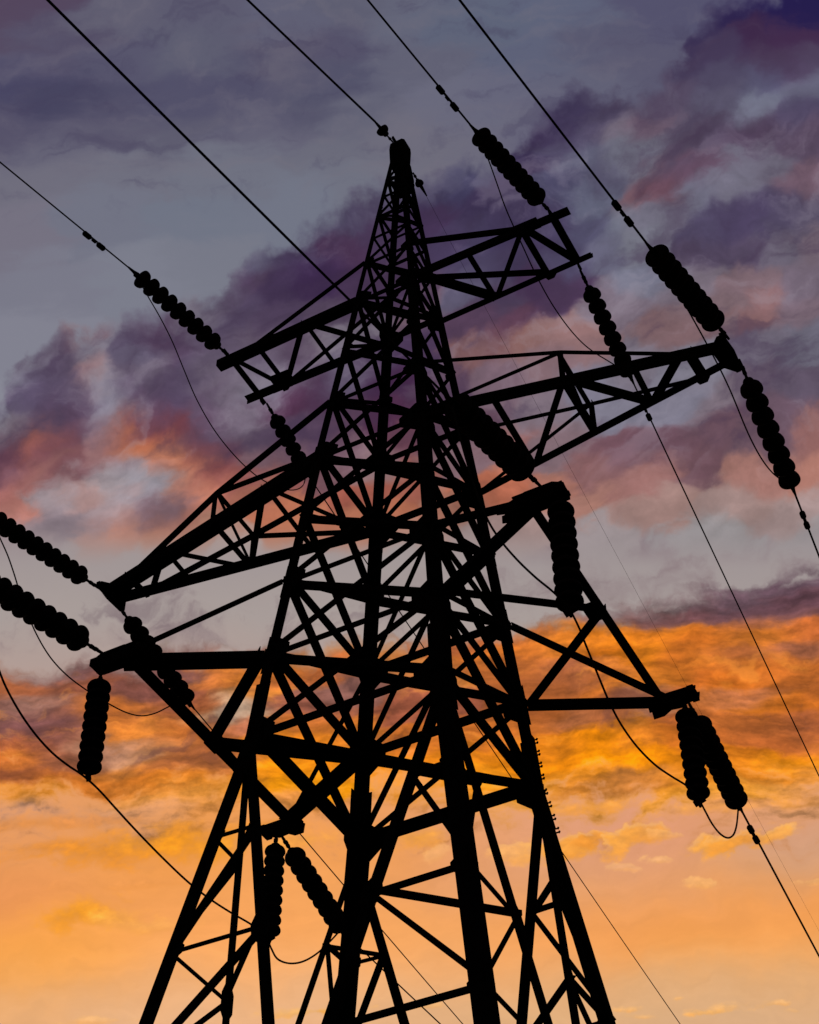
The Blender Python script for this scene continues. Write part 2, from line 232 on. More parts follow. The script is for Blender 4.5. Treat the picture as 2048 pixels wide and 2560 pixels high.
    # ---- glow near the horizon: broad bands, then torn puffs
    B = [(.0,1.76,230,156,100),(.15,1.76,226,154,100),(.35,1.76,236,152,70),(.6,1.77,240,160,90),(.85,1.77,240,158,84),(1.0,1.76,226,160,120),(1.25,1.74,220,156,124),(1.4,1.745,222,154,120),(1.6,1.73,226,156,112),(1.7,1.78,208,160,134),
         (.05,1.83,232,154,96),(.3,1.83,240,160,96),(.6,1.84,242,166,104),(1.0,1.84,226,160,120),(1.2,1.84,222,162,128),(1.4,1.84,224,160,124),(1.65,1.85,206,160,132),(.02,1.9,232,150,98),(.15,1.98,246,166,88),(.4,1.93,244,164,102),(.6,1.93,246,168,104),(.85,1.95,244,168,106),(1.1,1.9,236,162,104),(1.3,1.9,238,160,100),(1.5,1.9,236,160,104),(1.68,1.91,242,156,88),
         (.1,2.04,246,164,84),(.35,2.04,246,172,112),(.6,2.04,246,174,116),(.9,2.04,242,174,120),(1.2,1.97,244,162,96),(1.45,1.96,244,160,86),(1.65,1.98,242,162,92),(1.2,2.05,236,170,118),(1.5,2.06,228,174,128),(1.7,2.06,222,174,132),(.05,2.12,230,174,124),(.3,2.12,232,182,140),(.6,2.12,236,184,140),(.9,2.12,226,178,134),(1.2,2.12,222,178,134),(1.5,2.13,218,176,136),(1.7,2.13,214,172,136),(.3,2.3,212,176,140),(1.3,2.3,208,172,138),(.8,2.6,190,160,132)]
    B = [(a, b_, min(c+6, 255), d_+1, f_-9) if 1.78 < b_ < 2.08 else (a, b_, min(c+3, 255), d_, f_-3) for a, b_, c, d_, f_ in B]
    b = field(B, .07, 1.6, .7, .05, .012, tilt=4)
    over(1-end, b*(1 + .03*ls + .014*l3)[..., None])
    px_, py_ = rot(8, 1.0, 1.5); pz = fbm(px_+wx*.05, py_+wy*.05, 13, 7, 331, .58); pz2 = fbm(px_, py_*1.3, 30, 5, 361, .6)
    def puff(x, y, rx, ry, a, col, op, n=.55, top=None, soft=.45):
        nonlocal img
        xx, yy = X - x + fx_*.012, Y - y + fy_*.008
        c, s = np.cos(np.radians(a)), np.sin(np.radians(a)); u_, v_ = (xx*c - yy*s)/rx, (xx*s + yy*c)/ry
        r = 1.12 - np.sqrt(u_*u_ + v_*v_) + n*1.25*pz + n*.45*pz2
        m = np.clip(sst(-.25, soft*2.8, r)*op, 0, 1); over(m*.86, np.asarray(col, float)*(1 + .10*pz2 + .10*pz)[..., None]); over(sst(-.1, .9, r)*sst(-.2, 1.0, v_)*op*.30, (226, 138, 50))
        if top is not None: over(sst(.0, .25, r)*sst(.75, .2, r)*sst(.3, -.6, v_)*op*.5, top)
    for q in [(.10,1.785,.10,.018,8,(228,142,60),.9), (.22,1.79,.14,.034,4,(234,144,44),1), (.06,1.735,.10,.016,4,(226,142,70),.8), (.2,1.73,.12,.012,2,(224,142,76),.7), (.55,1.74,.1,.015,3,(246,154,50),.8), (.3,1.86,.2,.012,2,(238,154,82),.5), (1.25,1.70,.15,.015,2,(248,162,60),.8), (1.5,1.70,.12,.012,3,(250,168,76),.7), (.30,1.775,.08,.02,8,(240,154,46),.8), (.40,1.775,.10,.045,0,(244,152,30),.95), (.37,1.745,.05,.015,0,(240,150,50),.6), (.47,1.79,.07,.03,0,(246,160,50),.8), (.62,1.775,.08,.018,8,(246,166,70),.8), (.88,1.765,.06,.022,8,(246,164,62),.9), (.8,1.75,.05,.012,8,(244,160,70),.6)]: puff(*q)
    puff(.17, 1.925, .085, .036, 8, (246, 158, 40), 1, .5); puff(.14, 1.93, .04, .02, 0, (238, 150, 36), .7); puff(.24, 1.935, .08, .022, 5, (250, 170, 72), .8); puff(.32, 1.95, .12, .015, 0, (248, 174, 88), .5)
    lt = (252, 188, 116)
    for q in [(1.10,1.80,.06,.020,-4,(246,176,100),.9), (1.20,1.785,.075,.026,6,(244,162,62),1), (1.25,1.77,.04,.018,0,(232,146,54),.9), (1.31,1.775,.05,.022,30,(246,166,70),1), (1.36,1.752,.055,.020,10,(240,160,70),1), (1.40,1.755,.04,.01,-8,(240,170,100),.8),
              (1.50,1.785,.06,.022,8,(248,170,74),1), (1.57,1.768,.07,.020,14,(240,156,60),1), (1.63,1.758,.04,.014,10,(246,170,80),.9), (1.39,1.81,.035,.01,0,(246,182,120),.8), (1.32,1.83,.04,.006,0,(246,182,124),.6),
              (1.49,1.865,.035,.011,-3,(246,178,108),.9), (1.71,1.86,.03,.008,0,(246,178,112),.8), (.92,1.80,.03,.014,20,(246,178,112),.7)]: puff(*q, top=lt, n=.7, soft=.30)
    for q in [(1.33,2.125,.03,.006,3,lt,.8), (1.52,2.125,.07,.010,6,lt,.9), (1.50,2.132,.05,.006,0,(246,180,100),.7), (1.63,2.115,.05,.006,4,lt,.7), (1.68,2.13,.04,.005,3,lt,.6), (1.43,2.105,.012,.004,0,lt,.7), (.65,2.13,.10,.010,4,(248,184,100),.8), (.68,2.128,.03,.005,0,(240,168,76),.8), (.2,2.15,.10,.006,3,(248,186,116),.6), (.9,2.12,.05,.006,3,(246,184,112),.6), (1.35,2.14,.03,.005,0,lt,.6), (1.14,2.15,.04,.004,0,lt,.5)]: puff(*q, n=.9, soft=.4)
    img = np.clip(img, 0, 255)/255
    img = np.where(img <= .04045, img/12.92, ((img+.055)/1.055)**2.4)
    return img, dict(X=X, Y=Y)

CX0, CX1, CY0, CY1 = -.45, 2.17, -.45, 2.60
# the sky is computed here as procedural noise on a chart touching the sky dome towards the sunset
# (x to the right, y down, one unit about 16 degrees) and hung at infinity in the world
rgb, _ = sky_chart(CX0, CX1, CY0, CY1, 500)
hh, ww = rgb.shape[:2]
buf = np.ones((hh, ww, 4), np.float32); buf[..., :3] = rgb[::-1]
im = bpy.data.images.new('dusk_clouds', ww, hh, alpha=False, float_buffer=True)
im.colorspace_settings.name = 'Linear Rec.709'; im.pixels.foreach_set(buf.ravel()); im.update(); im.pack()
gdir = nd('ShaderNodeTexCoord').outputs['Generated']
dF = vm('DOT_PRODUCT', gdir, tuple(FWD)); den = mt('MAXIMUM', dF, 0.22)
SX = mt('ADD', mt('MULTIPLY', mt('DIVIDE', vm('DOT_PRODUCT', gdir, tuple(RGT)), den), 3.534), 0.8625)
SY = mt('SUBTRACT', 1.078, mt('MULTIPLY', mt('DIVIDE', vm('DOT_PRODUCT', gdir, tuple(UPV)), den), 3.534))
cb = nd('ShaderNodeCombineXYZ')
LK.new(mr(SX, CX0, CX1, 0, 1, 'LINEAR'), cb.inputs[0]); LK.new(mr(SY, CY0, CY1, 1, 0, 'LINEAR'), cb.inputs[1])
ti = nd('ShaderNodeTexImage', image=im, extension='EXTEND'); LK.new(cb.outputs[0], ti.inputs[0]); c = ti.outputs[0]
# towards the edge of the chart the clouds give way to plain dusk sky
ed = mt('MINIMUM', mt('MINIMUM', mt('SUBTRACT', SX, CX0), mt('SUBTRACT', CX1, SX)), mt('MINIMUM', mt('SUBTRACT', SY, CY0), mt('SUBTRACT', CY1, SY)))
front = mt('MULTIPLY', mr(ed, .02, .38), mr(dF, .25, .4))
sepz = nd('ShaderNodeSeparateXYZ'); LK.new(gdir, sepz.inputs[0])
back = ramp(mr(sepz.outputs[2], -.1, 1.0, kind='LINEAR'), [(0, (60, 50, 52)), (.1, (190, 140, 110)), (.25, (150, 130, 130)), (.5, (112, 110, 124)), (1, (72, 76, 98))])
c = mix(front, back, c)
sky = nd('ShaderNodeTexSky', sky_type='NISHITA'); sky.sun_disc = False
sky.sun_elevation = SUN_EL; sky.sun_rotation = SUN_AZ; sky.altitude = 100; sky.air_density = 1.2; sky.dust_density = 2
bg1 = nd('ShaderNodeBackground'); LK.new(c, bg1.inputs[0]); bg1.inputs[1].default_value = 1.0
bg2 = nd('ShaderNodeBackground'); LK.new(sky.outputs[0], bg2.inputs[0]); bg2.inputs[1].default_value = 0.05
ms = nd('ShaderNodeMixShader'); ms.inputs[0].default_value = 0.03
LK.new(bg1.outputs[0], ms.inputs[1]); LK.new(bg2.outputs[0], ms.inputs[2])
wo = nd('ShaderNodeOutputWorld'); LK.new(ms.outputs[0], wo.inputs['Surface'])
world.cycles.sampling_method = 'MANUAL'; world.cycles.sample_map_resolution = 512
#@ENDSKY

# ------------------------------------------------------------------ sun
sd = bpy.data.lights.new('sun', 'SUN'); so = bpy.data.objects.new('sun', sd); COL.objects.link(so)
sd.energy = 0.25; sd.angle = math.radians(10); sd.color = (1.0, .72, .45)
sdir = Vector((math.sin(SUN_AZ)*math.cos(SUN_EL), math.cos(SUN_AZ)*math.cos(SUN_EL), math.sin(SUN_EL)))
so.rotation_euler = sdir.to_track_quat('Z', 'Y').to_euler()

# ------------------------------------------------------------------ materials
def steel(name, col, rough, metal, spec=.2, nscale=9.0):
    m = bpy.data.materials.new(name); m.use_nodes = True; t = m.node_tree; b = t.nodes['Principled BSDF']
    tc = t.nodes.new('ShaderNodeTexCoord'); n = t.nodes.new('ShaderNodeTexNoise'); n.inputs['Scale'].default_value = nscale; n.inputs['Detail'].default_value = 6
    t.links.new(tc.outputs['Object'], n.inputs['Vector'])
    r = t.nodes.new('ShaderNodeValToRGB'); r.color_ramp.elements[0].position = .35; r.color_ramp.elements[1].position = .7
    r.color_ramp.elements[0].color = (col[0]*.7, col[1]*.7, col[2]*.7, 1); r.color_ramp.elements[1].color = (col[0]*1.3, col[1]*1.2, col[2]*1.1, 1)
    t.links.new(n.outputs['Fac'], r.inputs[0]); t.links.new(r.outputs[0], b.inputs['Base Color'])
    b.inputs['Roughness'].default_value = rough; b.inputs['Metallic'].default_value = metal; b.inputs['Specular IOR Level'].default_value = spec
    return m
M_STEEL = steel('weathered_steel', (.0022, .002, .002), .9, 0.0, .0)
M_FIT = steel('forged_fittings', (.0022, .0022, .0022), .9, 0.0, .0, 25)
M_DISC = steel('brown_porcelain', (.0028, .0018, .0016), .8, 0.0, .01, 14)
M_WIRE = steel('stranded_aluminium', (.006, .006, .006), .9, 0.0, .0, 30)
M_CONC = steel('footing_concrete', (.3, .29, .27), .9, 0.0, .3, 4)
M_GRASS = steel('meadow_grass', (.05, .07, .025), .95, 0.0, .2, 1.5)

# ------------------------------------------------------------------ object helpers
def tag(o, label=None, cat=None, group=None, kind=None):
    if label: o['label'] = label
    if cat: o['category'] = cat
    if group: o['group'] = group
    if kind: o['kind'] = kind
    return o
def empty(name, loc=(0, 0, 0), parent=None):
    o = bpy.data.objects.new(name, None); COL.objects.link(o); o.location = loc; o.empty_display_size = .2
    if parent: o.parent = parent
    return o
def build(name, bm, mat, parent=None, smooth=False):
    me = bpy.data.meshes.new(name)
    bmesh.ops.recalc_face_normals(bm, faces=bm.faces[:])
    bm.to_mesh(me); bm.free(); me.materials.append(mat)
    if smooth:
        for p in me.polygons: p.use_smooth = True
    o = bpy.data.objects.new(name, me); COL.objects.link(o)
    if parent: o.parent = parent
    return o
def prism(bm, p0, p1, prof, x, y):
    """extrude a closed 2-D outline from p0 to p1; x, y are the outline's axes"""
    n = len(prof)
    a = [bm.verts.new(p0 + x*u + y*v) for u, v in prof]; b = [bm.verts.new(p1 + x*u + y*v) for u, v in prof]
    for i in range(n): bm.faces.new((a[i], a[(i+1) % n], b[(i+1) % n], b[i]))
    bm.faces.new(a[::-1]); bm.faces.new(b)
def angle(bm, p0, p1, b, d1, d2, t=.012):
    """L-section: corner on the line p0-p1, flanges of width b towards d1 and d2"""
    p0 = Vector(p0); p1 = Vector(p1); e = (p1-p0).normalized()
    x = Vector(d1); x = (x - e*x.dot(e)).normalized(); y = Vector(d2); y = y - e*y.dot(e); y = (y - x*y.dot(x)).normalized()
    prism(bm, p0, p1, [(0, 0), (b, 0), (b, t), (t, t), (t, b), (0, b)], x, y)
BK = 1.18          # bar width factor
def member(bm, p0, p1, b, n, inward=True, t=.010, off=0.0):
    """lattice bar: one flange flat in the face with normal n, centred on its line, the other standing inwards"""
    p0 = Vector(p0); p1 = Vector(p1); n = Vector(n).normalized(); e = (p1-p0).normalized()
    n = (n - e*n.dot(e)).normalized(); s = e.cross(n); b *= BK
    o = n*off - s*(b*.5)
    prism(bm, p0+o, p1+o, [(0, 0), (b, 0), (b, -t), (t, -t), (t, -b), (0, -b)], s, n)
def box(bm, c, x, y, z, hx, hy, hz):
    c = Vector(c); prism(bm, c - z*hz, c + z*hz, [(-hx, -hy), (hx, -hy), (hx, hy), (-hx, hy)], x, y)
def plate(bm, pts, n, t):
    n = Vector(n).normalized(); a = [bm.verts.new(Vector(p)-n*t*.5) for p in pts]; b = [bm.verts.new(Vector(p)+n*t*.5) for p in pts]
    k = len(pts)
    for i in range(k): bm.faces.new((a[i], a[(i+1) % k], b[(i+1) % k], b[i]))
    bm.faces.new(a[::-1]); bm.faces.new(b)
def tube(bm, pts, r, seg=8):
    pts = [Vector(p) for p in pts]; rings = []
    rr = r if isinstance(r, (list, tuple)) else [r]*len(pts)
    up = Vector((0, 0, 1))
    for i, p in enumerate(pts):
        e = (pts[min(i+1, len(pts)-1)] - pts[max(i-1, 0)]).normalized()
        u = up if abs(e.dot(up)) < .95 else Vector((1, 0, 0))
        x = e.cross(u).normalized(); y = x.cross(e)
        rings.append([bm.verts.new(p + (x*math.cos(2*math.pi*k/seg) + y*math.sin(2*math.pi*k/seg))*rr[i]) for k in range(seg)])
    for a, b in zip(rings, rings[1:]):
        for k in range(seg): bm.faces.new((a[k], a[(k+1) % seg], b[(k+1) % seg], b[k]))
    bm.faces.new(rings[0][::-1]); bm.faces.new(rings[-1])
def spline(pts, n=8):
    pts = [Vector(p) for p in pts]; out = []
    P = [pts[0]*2-pts[1]] + pts + [pts[-1]*2-pts[-2]]
    for i in range(1, len(P)-2):
        for k in range(n):
            t = k/n; a, b, c_, d = P[i-1], P[i], P[i+1], P[i+2]
            out.append(.5*((2*b) + (c_-a)*t + (2*a-5*b+4*c_-d)*t*t + (3*b-a-3*c_+d)*t**3))
    out.append(pts[-1]); return out

# ------------------------------------------------------------------ pylon geometry (own units: half width of the waist = 1)
S = 1.5; Z0 = 15.822
def P3(x, y, z): return Vector((x*S, y*S, z*S + Z0))
LV = dict(W=0.0, P=.992, Q=1.99, R=2.95, M=3.9, V=4.867, X=5.85, T=6.83, Y=7.655)
WT = [(0, 1.0), (.992, .932), (3.9, .667), (6.83, .397), (11.163, 0.0)]
KLEG = .155
def hw(z):
    if z < 0: return 1 - KLEG*z
    for (a, wa), (b, wb) in zip(WT, WT[1:]):
        if z <= b: return wa + (wb-wa)*(z-a)/(b-a)
    return 0
def leg_pt(sx, sy, z): w = hw(z); return P3(sx*w, sy*w, z)
ZG = -Z0/S
corners = [(-1, -1), (1, -1), (1, 1), (-1, 1)]
faces = [((-1, -1), (1, -1), (0, -1, 0)), ((1, -1), (1, 1), (1, 0, 0)), ((1, 1), (-1, 1), (0, 1, 0)), ((-1, 1), (-1, -1), (-1, 0, 0))]

pylon = empty('lattice_pylon', (0, 0, 0))
tag(pylon, 'tall black steel lattice pylon with three levels of crossarms filling the photo', 'pylon')

for sx, sy in corners:
    bm = bmesh.new(); dx, dy = (-sx, 0, 0), (0, -sy, 0)
    segs = [(ZG-.05, 0.0, .21, .018), (0.0, LV['M'], .17, .015), (LV['M'], LV['T'], .135, .012), (LV['T'], 10.25, .095, .010)]
    for a, b, wd, t in segs: angle(bm, leg_pt(sx, sy, a), leg_pt(sx, sy, b), wd, dx, dy, t)
    angle(bm, leg_pt(sx*1.0, sy, -.42) + Vector((sx, sy, 0))*.012, leg_pt(sx, sy, 0) + Vector((sx, sy, 0))*.012, .25, dx, dy, .014)   # splice covers
    angle(bm, leg_pt(sx, sy, 0) + Vector((sx, sy, 0))*.012, leg_pt(sx, sy, .60) + Vector((sx, sy, 0))*.012, .23, dx, dy, .014)
    angle(bm, leg_pt(sx, sy, 3.6) + Vector((sx, sy, 0))*.012, leg_pt(sx, sy, 4.05) + Vector((sx, sy, 0))*.012, .18, dx, dy, .012)
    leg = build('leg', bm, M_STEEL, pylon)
    # gusset plates on both faces of the leg
    for zn, s_ in ((-3.45, .22), (-2.3, .24), (-1.15, .22), (0.0, .42), (.992, .40), (1.99, .37), (2.95, .24), (3.9, .42), (4.867, .30), (5.85, .19), (6.83, .33), (7.655, .19), (8.9, .09)):
        for dvec, nn in ((Vector((-sx, 0, 0)), Vector((0, sy, 0))), (Vector((0, -sy, 0)), Vector((sx, 0, 0)))):
            p = leg_pt(sx, sy, zn) - nn*.03
            e = (leg_pt(sx, sy, zn+.1) - leg_pt(sx, sy, zn)).normalized(); s_ *= .86 if sx*sy < 0 else .74
            bm = bmesh.new(); s1 = s_*1.0
            pts = [p - e*s1*1.25, p + dvec*s1*.45 - e*s1*1.05, p + dvec*s1*1.3 - e*s1*.32, p + dvec*s1*1.3 + e*s1*.30, p + dvec*s1*.5 + e*s1*1.0, p + e*s1*1.2]
            plate(bm, pts, nn, .012); build('gusset_plate', bm, M_STEEL, leg)
    if (sx, sy) == (1, 1):
        bm = bmesh.new(); tube(bm, [(-.03, 0, 0), (.042, 0, 0)], .012, 6); tube(bm, [(.034, 0, -.012), (.048, 0, .016)], .015, 6)
        bolt = build('step_bolt', bm, M_FIT, leg); me_b = bolt.data; bpy.data.objects.remove(bolt)
        for k in range(16):
            z = .575 - .138*(k//2) - .040*(k % 2) - (.03 if k > 7 else 0)
            o = bpy.data.objects.new('step_bolt', me_b); COL.objects.link(o); o.parent = leg
            o.location = leg_pt(sx, sy, z) + Vector((.002, .0, 0)); o.rotation_euler = (0, -.15, .25)
    bm = bmesh.new(); f = leg_pt(sx, sy, ZG); box(bm, f + Vector((0, 0, .0)), Vector((1, 0, 0)), Vector((0, 1, 0)), Vector((0, 0, 1)), .55, .55, .3)
    build('concrete_footing', bm, M_CONC, pylon)

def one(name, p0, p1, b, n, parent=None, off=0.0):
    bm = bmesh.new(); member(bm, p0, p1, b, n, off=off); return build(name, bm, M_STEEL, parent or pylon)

# ---- body: crossed diagonals on the four faces
body = ['W', 'P', 'Q', 'R', 'M', 'V', 'X', 'T', 'Y']
wid = dict(W=.088, P=.085, Q=.08, R=.08, M=.07, V=.065, X=.06, T=.05)
for a, b in zip(body, body[1:]):
    for c1, c2, n in faces:
        nv = Vector(n)
        one('diagonal_brace', leg_pt(*c1, LV[a]), leg_pt(*c2, LV[b]), wid[a], n, off=-.02)
        one('diagonal_brace', leg_pt(*c2, LV[a]), leg_pt(*c1, LV[b]), wid[a], n, off=-.045)
# ---- horizontal rings and their plan bracing
for k, wd in (('W', .12), ('P', .085), ('Q', .075), ('M', .075), ('V', .06), ('T', .07), ('Y', .05)):
    z = LV[k]
    for c1, c2, n in faces: one('horizontal_strut', leg_pt(*c1, z), leg_pt(*c2, z), wd, n, off=-.06)
for k, wd in (('W', .075), ('P', .07), ('Q', .06), ('M', .06), ('T', .05)):
    z = LV[k]
    one('plan_brace', leg_pt(-1, -1, z), leg_pt(1, 1, z), wd, (0, 0, -1), off=.02)
    one('plan_brace', leg_pt(1, -1, z), leg_pt(-1, 1, z), wd, (0, 0, -1), off=.04)
# ---- peak lattice
pk = [7.655, 8.2, 8.72, 9.2, 9.62, 10.0, 10.25]
for i, (a, b) in enumerate(zip(pk, pk[1:])):
    for j, (c1, c2, n) in enumerate(faces):
        if (i+j) % 2: c1, c2 = c2, c1
        one('peak_brace', leg_pt(*c1, a), leg_pt(*c2, b), .045, n, off=-.02)
        one('peak_brace', leg_pt(*c1, b), leg_pt(*c2, b), .04, n, off=-.03)
# ---- peak cap with the ground-wire lugs
bm = bmesh.new()
ca, cb_ = P3(0, 0, 10.12), P3(0, 0, 10.68)
X_, Y_, Z_ = Vector((1, 0, 0)), Vector((0, 1, 0)), Vector((0, 0, 1))
def ring(z, h, ch):
    c = P3(0, 0, z); return [c + X_*a + Y_*b for a, b in ((-h, -h+ch), (-h+ch, -h), (h-ch, -h), (h, -h+ch), (h, h-ch), (h-ch, h), (-h+ch, h), (-h, h-ch))]
rs = [[bm.verts.new(p) for p in ring(z, h, h*.22)] for z, h in ((9.98, .16), (10.2, .17), (10.40, .178), (10.50, .17), (10.55, .135))]
for a, b in zip(rs, rs[1:]):
    for k in range(8): bm.faces.new((a[k], a[(k+1) % 8], b[(k+1) % 8], b[k]))
bm.faces.new(rs[0][::-1]); bm.faces.new(rs[-1])
box(bm, P3(0.02, .16, 10.02), X_, Y_, Z_, .02, .26, .05)
box(bm, P3(0, -.11, 10.45), X_, Y_, Z_, .02, .16, .04)
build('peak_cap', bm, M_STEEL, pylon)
for nn, tt in ((X_, Y_), (Y_, X_)):
    bm = bmesh.new(); pp = []
    for z, q in ((9.52, .55), (9.75, 1.0), (10.1, 1.0)): pp.append((z, q))
    w_ = lambda z: hw(z)*S + .012
    pts = [P3(0, 0, z) + nn*w_(z) + tt*w_(z)*q for z, q in pp] + [P3(0, 0, z) + nn*w_(z) - tt*w_(z)*q for z, q in pp[::-1]]
    plate(bm, pts, nn + Z_*.09, .014); build('gusset_plate', bm, M_STEEL, pylon)
#@PEAK

# ---- splayed base: K bracing down to mid-face points, with secondary bars
ZK = -4.5
for c1, c2, n in faces:
    nv = Vector(n); mid = (leg_pt(*c1, ZK) + leg_pt(*c2, ZK))*.5
    for cc in (c1, c2):
        top = leg_pt(*cc, -.02)
        one('base_diagonal', top, mid, .088, n, off=-.03)
        D = lambda z: top + (mid-top)*(z/ZK)
        nodes = [-1.15, -2.3, -3.45]
        for i, z in enumerate(nodes):
            one('secondary_brace', leg_pt(*cc, z), D(z), .05, n, off=-.04)
            one('secondary_brace', D(z), leg_pt(*cc, nodes[i+1] if i < 2 else ZK), .06, n, off=-.05)
            if i == 1:
                bm = bmesh.new(); e = (mid-top).normalized(); q = nv.cross(e).normalized(); g0 = D(z) - nv*.045
                plate(bm, [g0 + e*a_ + q*b_ for a_, b_ in ((-.27, -.03), (-.10, -.13), (.13, -.13), (.24, -.04), (.24, .04), (.13, .13), (-.10, .13), (-.27, .03))], nv, .012)
                build('gusset_plate', bm, M_STEEL, pylon)
    one('horizontal_strut', leg_pt(*c1, ZK), leg_pt(*c2, ZK), .13, n, off=-.06)
    for cc in (c1, c2): one('base_diagonal', mid, leg_pt(*cc, ZG+.2), .13, n, off=-.03)
# struts joining the diagonals of neighbouring faces round each corner
for sx, sy in corners:
    top = leg_pt(sx, sy, -.02)
    ma = P3(0, sy*hw(ZK), ZK); mb = P3(sx*hw(ZK), 0, ZK)
    for z0, z1 in ((-1.15, -1.15), (-2.3, -2.3), (-3.45, -3.45)):
        one('corner_strut', top + (ma-top)*(z0/ZK), top + (mb-top)*(z1/ZK), .06, (0, 0, -1))
#@BASE

# ------------------------------------------------------------------ crossarms
def lerp(a, b, t): return a + (b-a)*t
DN = (0, 0, -1)
def small(name, p0, p1, b, n, parent, off=0.0): return one(name, p0, p1, b, n, parent, off)
def hang_plate(parent, p, dirx, s=.13, n=(1, 0, 0)):
    bm = bmesh.new(); d = Vector(dirx).normalized(); p = Vector(p)
    plate(bm, [p - d*s*.9 + Z_*.04, p - d*s*.35 - Z_*s*.85, p + d*s*.35 - Z_*s*.85, p + d*s*.9 + Z_*.04], d.cross(Z_), .014)
    return build('gusset_plate', bm, M_STEEL, parent)

for sx in (1, -1):
    # ---- top crossarm
    zT, xt, et, wT = LV['T'], 2.19, .3665, hw(LV['T'])
    A = -sx; B = sx                         # side A has the nodes nearer the tip
    def cp(side, x, z=zT): t = (x-wT)/(xt-wT); return P3(sx*x, side*lerp(wT, et, t), z)
    bm = bmesh.new()
    for side in (-1, 1):
        wd = .145 if side == -1 else .10
        member(bm, cp(side, wT), cp(side, xt+.2), wd, (0, side, 0), t=.012)
    arm = build('crossarm', bm, M_STEEL, pylon); arm['label'] = 'upper crossarm with squared open end'
    small('tie', cp(A, 1.8) + Z_*.05, leg_pt(sx, A, LV['Y']), .07, (0, A, 0), arm); small('tie', cp(B, 1.8) + Z_*.05, leg_pt(sx, B, LV['Y']), .07, (0, B, 0), arm)
    for (s0, x0, s1, x1, wd) in ((A, wT, B, 1.1, .11), (A, 1.1, B, 1.1, .07), (A, 1.82, B, 1.12, .08), (A, 1.8, B, 1.8, .085), (A, 1.82, B, xt, .085), (A, xt, B, xt, .10)):
        small('brace', cp(s0, x0), cp(s1, x1), wd, DN, arm, off=.015)
    hang_plate(arm, cp(B, 1.84), (1, 0, 0), .17); hang_plate(arm, cp(A, 1.82), (1, 0, 0), .14)
    bm = bmesh.new(); c0 = cp(A, 1.72) + Vector((0, 0, .05)); c1 = cp(A, 2.0) + Vector((0, 0, .05)); member(bm, c0, c1, .20, (0, A, 0), t=.014); build('gusset_plate', bm, M_STEEL, arm)
    for side in (-1, 1):
        hang_plate(arm, cp(side, xt) + Vector((0, side*.05, -.01)), (0, 1, 0), .16)
    # ---- middle crossarm
    zM, xm, em, wM, dz = LV['M'], 3.773, .115, hw(LV['M']), -.126
    def cm(side, x): t = (x-wM)/(xm-wM); return P3(sx*x, side*lerp(wM, em, t), zM + dz*t)
    bm = bmesh.new()
    for side in (-1, 1): member(bm, cm(side, wM), cm(side, xm), (.20 if sx == 1 else .18) if side == -1 else .115, (0, side, 0), t=.014)
    arm = build('crossarm', bm, M_STEEL, pylon); arm['label'] = 'longest crossarm, tapering to a point'
    xn, zn = 2.13, 4.31
    def node(side): q = cm(side, xn); return Vector((q.x, q.y, zn*S+Z0))
    for side in (-1, 1):
        small('tie', leg_pt(sx, side, LV['V']), node(side), .065, (0, side, 0), arm); small('tie', node(side), cm(side, 3.36), .065, (0, side, 0), arm)
        small('tie', leg_pt(sx, side, LV['M']+.02), node(side), .055, (0, side, 0), arm)
        small('post', cm(side, xn), node(side), .08, (0, side, 0), arm)
        small('tie', cm(side, 3.36) + Z_*.02, cm(side, xm) + Z_*.05, .075, (0, side, 0), arm)
    small('brace', node(-1), node(1), .07, (sx, 0, 0), arm)
    small('brace', node(-1), cm(1, xn) , .045, (sx, 0, 0), arm)
    for (s0, x0, s1, x1, wd) in ((A, wM, B, 1.35, .075), (A, 1.38, B, 1.35, .075), (A, 2.13, B, 1.38, .09), (A, 2.13, B, 2.13, .09), (A, 2.16, B, 2.82, .09),
                                 (A, 2.84, B, 2.82, .075), (B, 2.86, A, 3.34, .09), (A, 3.4, B, 3.42, .12)):
        small('brace', cm(s0, x0), cm(s1, x1), wd, DN, arm, off=.015)
    hang_plate(arm, cm(B, 3.42), (1, 0, 0), .18); hang_plate(arm, cm(A, 3.38), (1, 0, 0), .10)
    bm = bmesh.new(); q0 = P3(sx*3.55, 0, zM + dz); q1 = P3(sx*3.83, 0, zM+dz)
    y0, y1 = .19*S, .05*S
    tipx = sx*.12
    pts = [P3(sx*3.62, -.12, zM+dz), P3(sx*3.73, -.24, zM+dz), P3(sx*3.80, -.24, zM+dz), P3(sx*3.83, .0, zM+dz), P3(sx*3.82, .25, zM+dz), P3(sx*3.76, .27, zM+dz), P3(sx*3.65, .14, zM+dz)]
    plate(bm, pts, (0, 0, 1), .05)
    box(bm, P3(sx*3.78, 0, zM+dz), Y_, Z_, X_, .36, .05 + (.03 if sx == 1 else 0), .035)
    build('tip_plate', bm, M_STEEL, arm)
    # ---- lower crossarm: wide frame carrying a string at each corner
    zP, xp, yp, wP = LV['P'], 2.127, 1.522, hw(LV['P'])
    tp = lambda side: P3(sx*xp, side*yp, zP)
    bm = bmesh.new()
    for side in (-1, 1): member(bm, leg_pt(sx, side, zP), tp(side), .155, (0, side, .25), t=.014)
    member(bm, tp(-1), tp(1), .125 if sx == 1 else .155, (sx, 0, -.3), t=.014)
    arm = build('crossarm', bm, M_STEEL, pylon); arm['label'] = 'low wide crossarm with two outer corners'
    mid = P3(sx*xp, 0, zP)
    for side in (-1, 1):
        small('brace', mid, leg_pt(sx, side, zP), .12, DN, arm, off=.02)
        small('tie', tp(side) + Z_*.08, leg_pt(sx, side, LV['Q']), .075, (0, side, 0), arm)
    bm = bmesh.new()
    box(bm, mid + Vector((-sx*.10, 0, 0)), Y_, X_, Z_, .15, .13, .05)
    build('gusset_plate', bm, M_STEEL, arm)
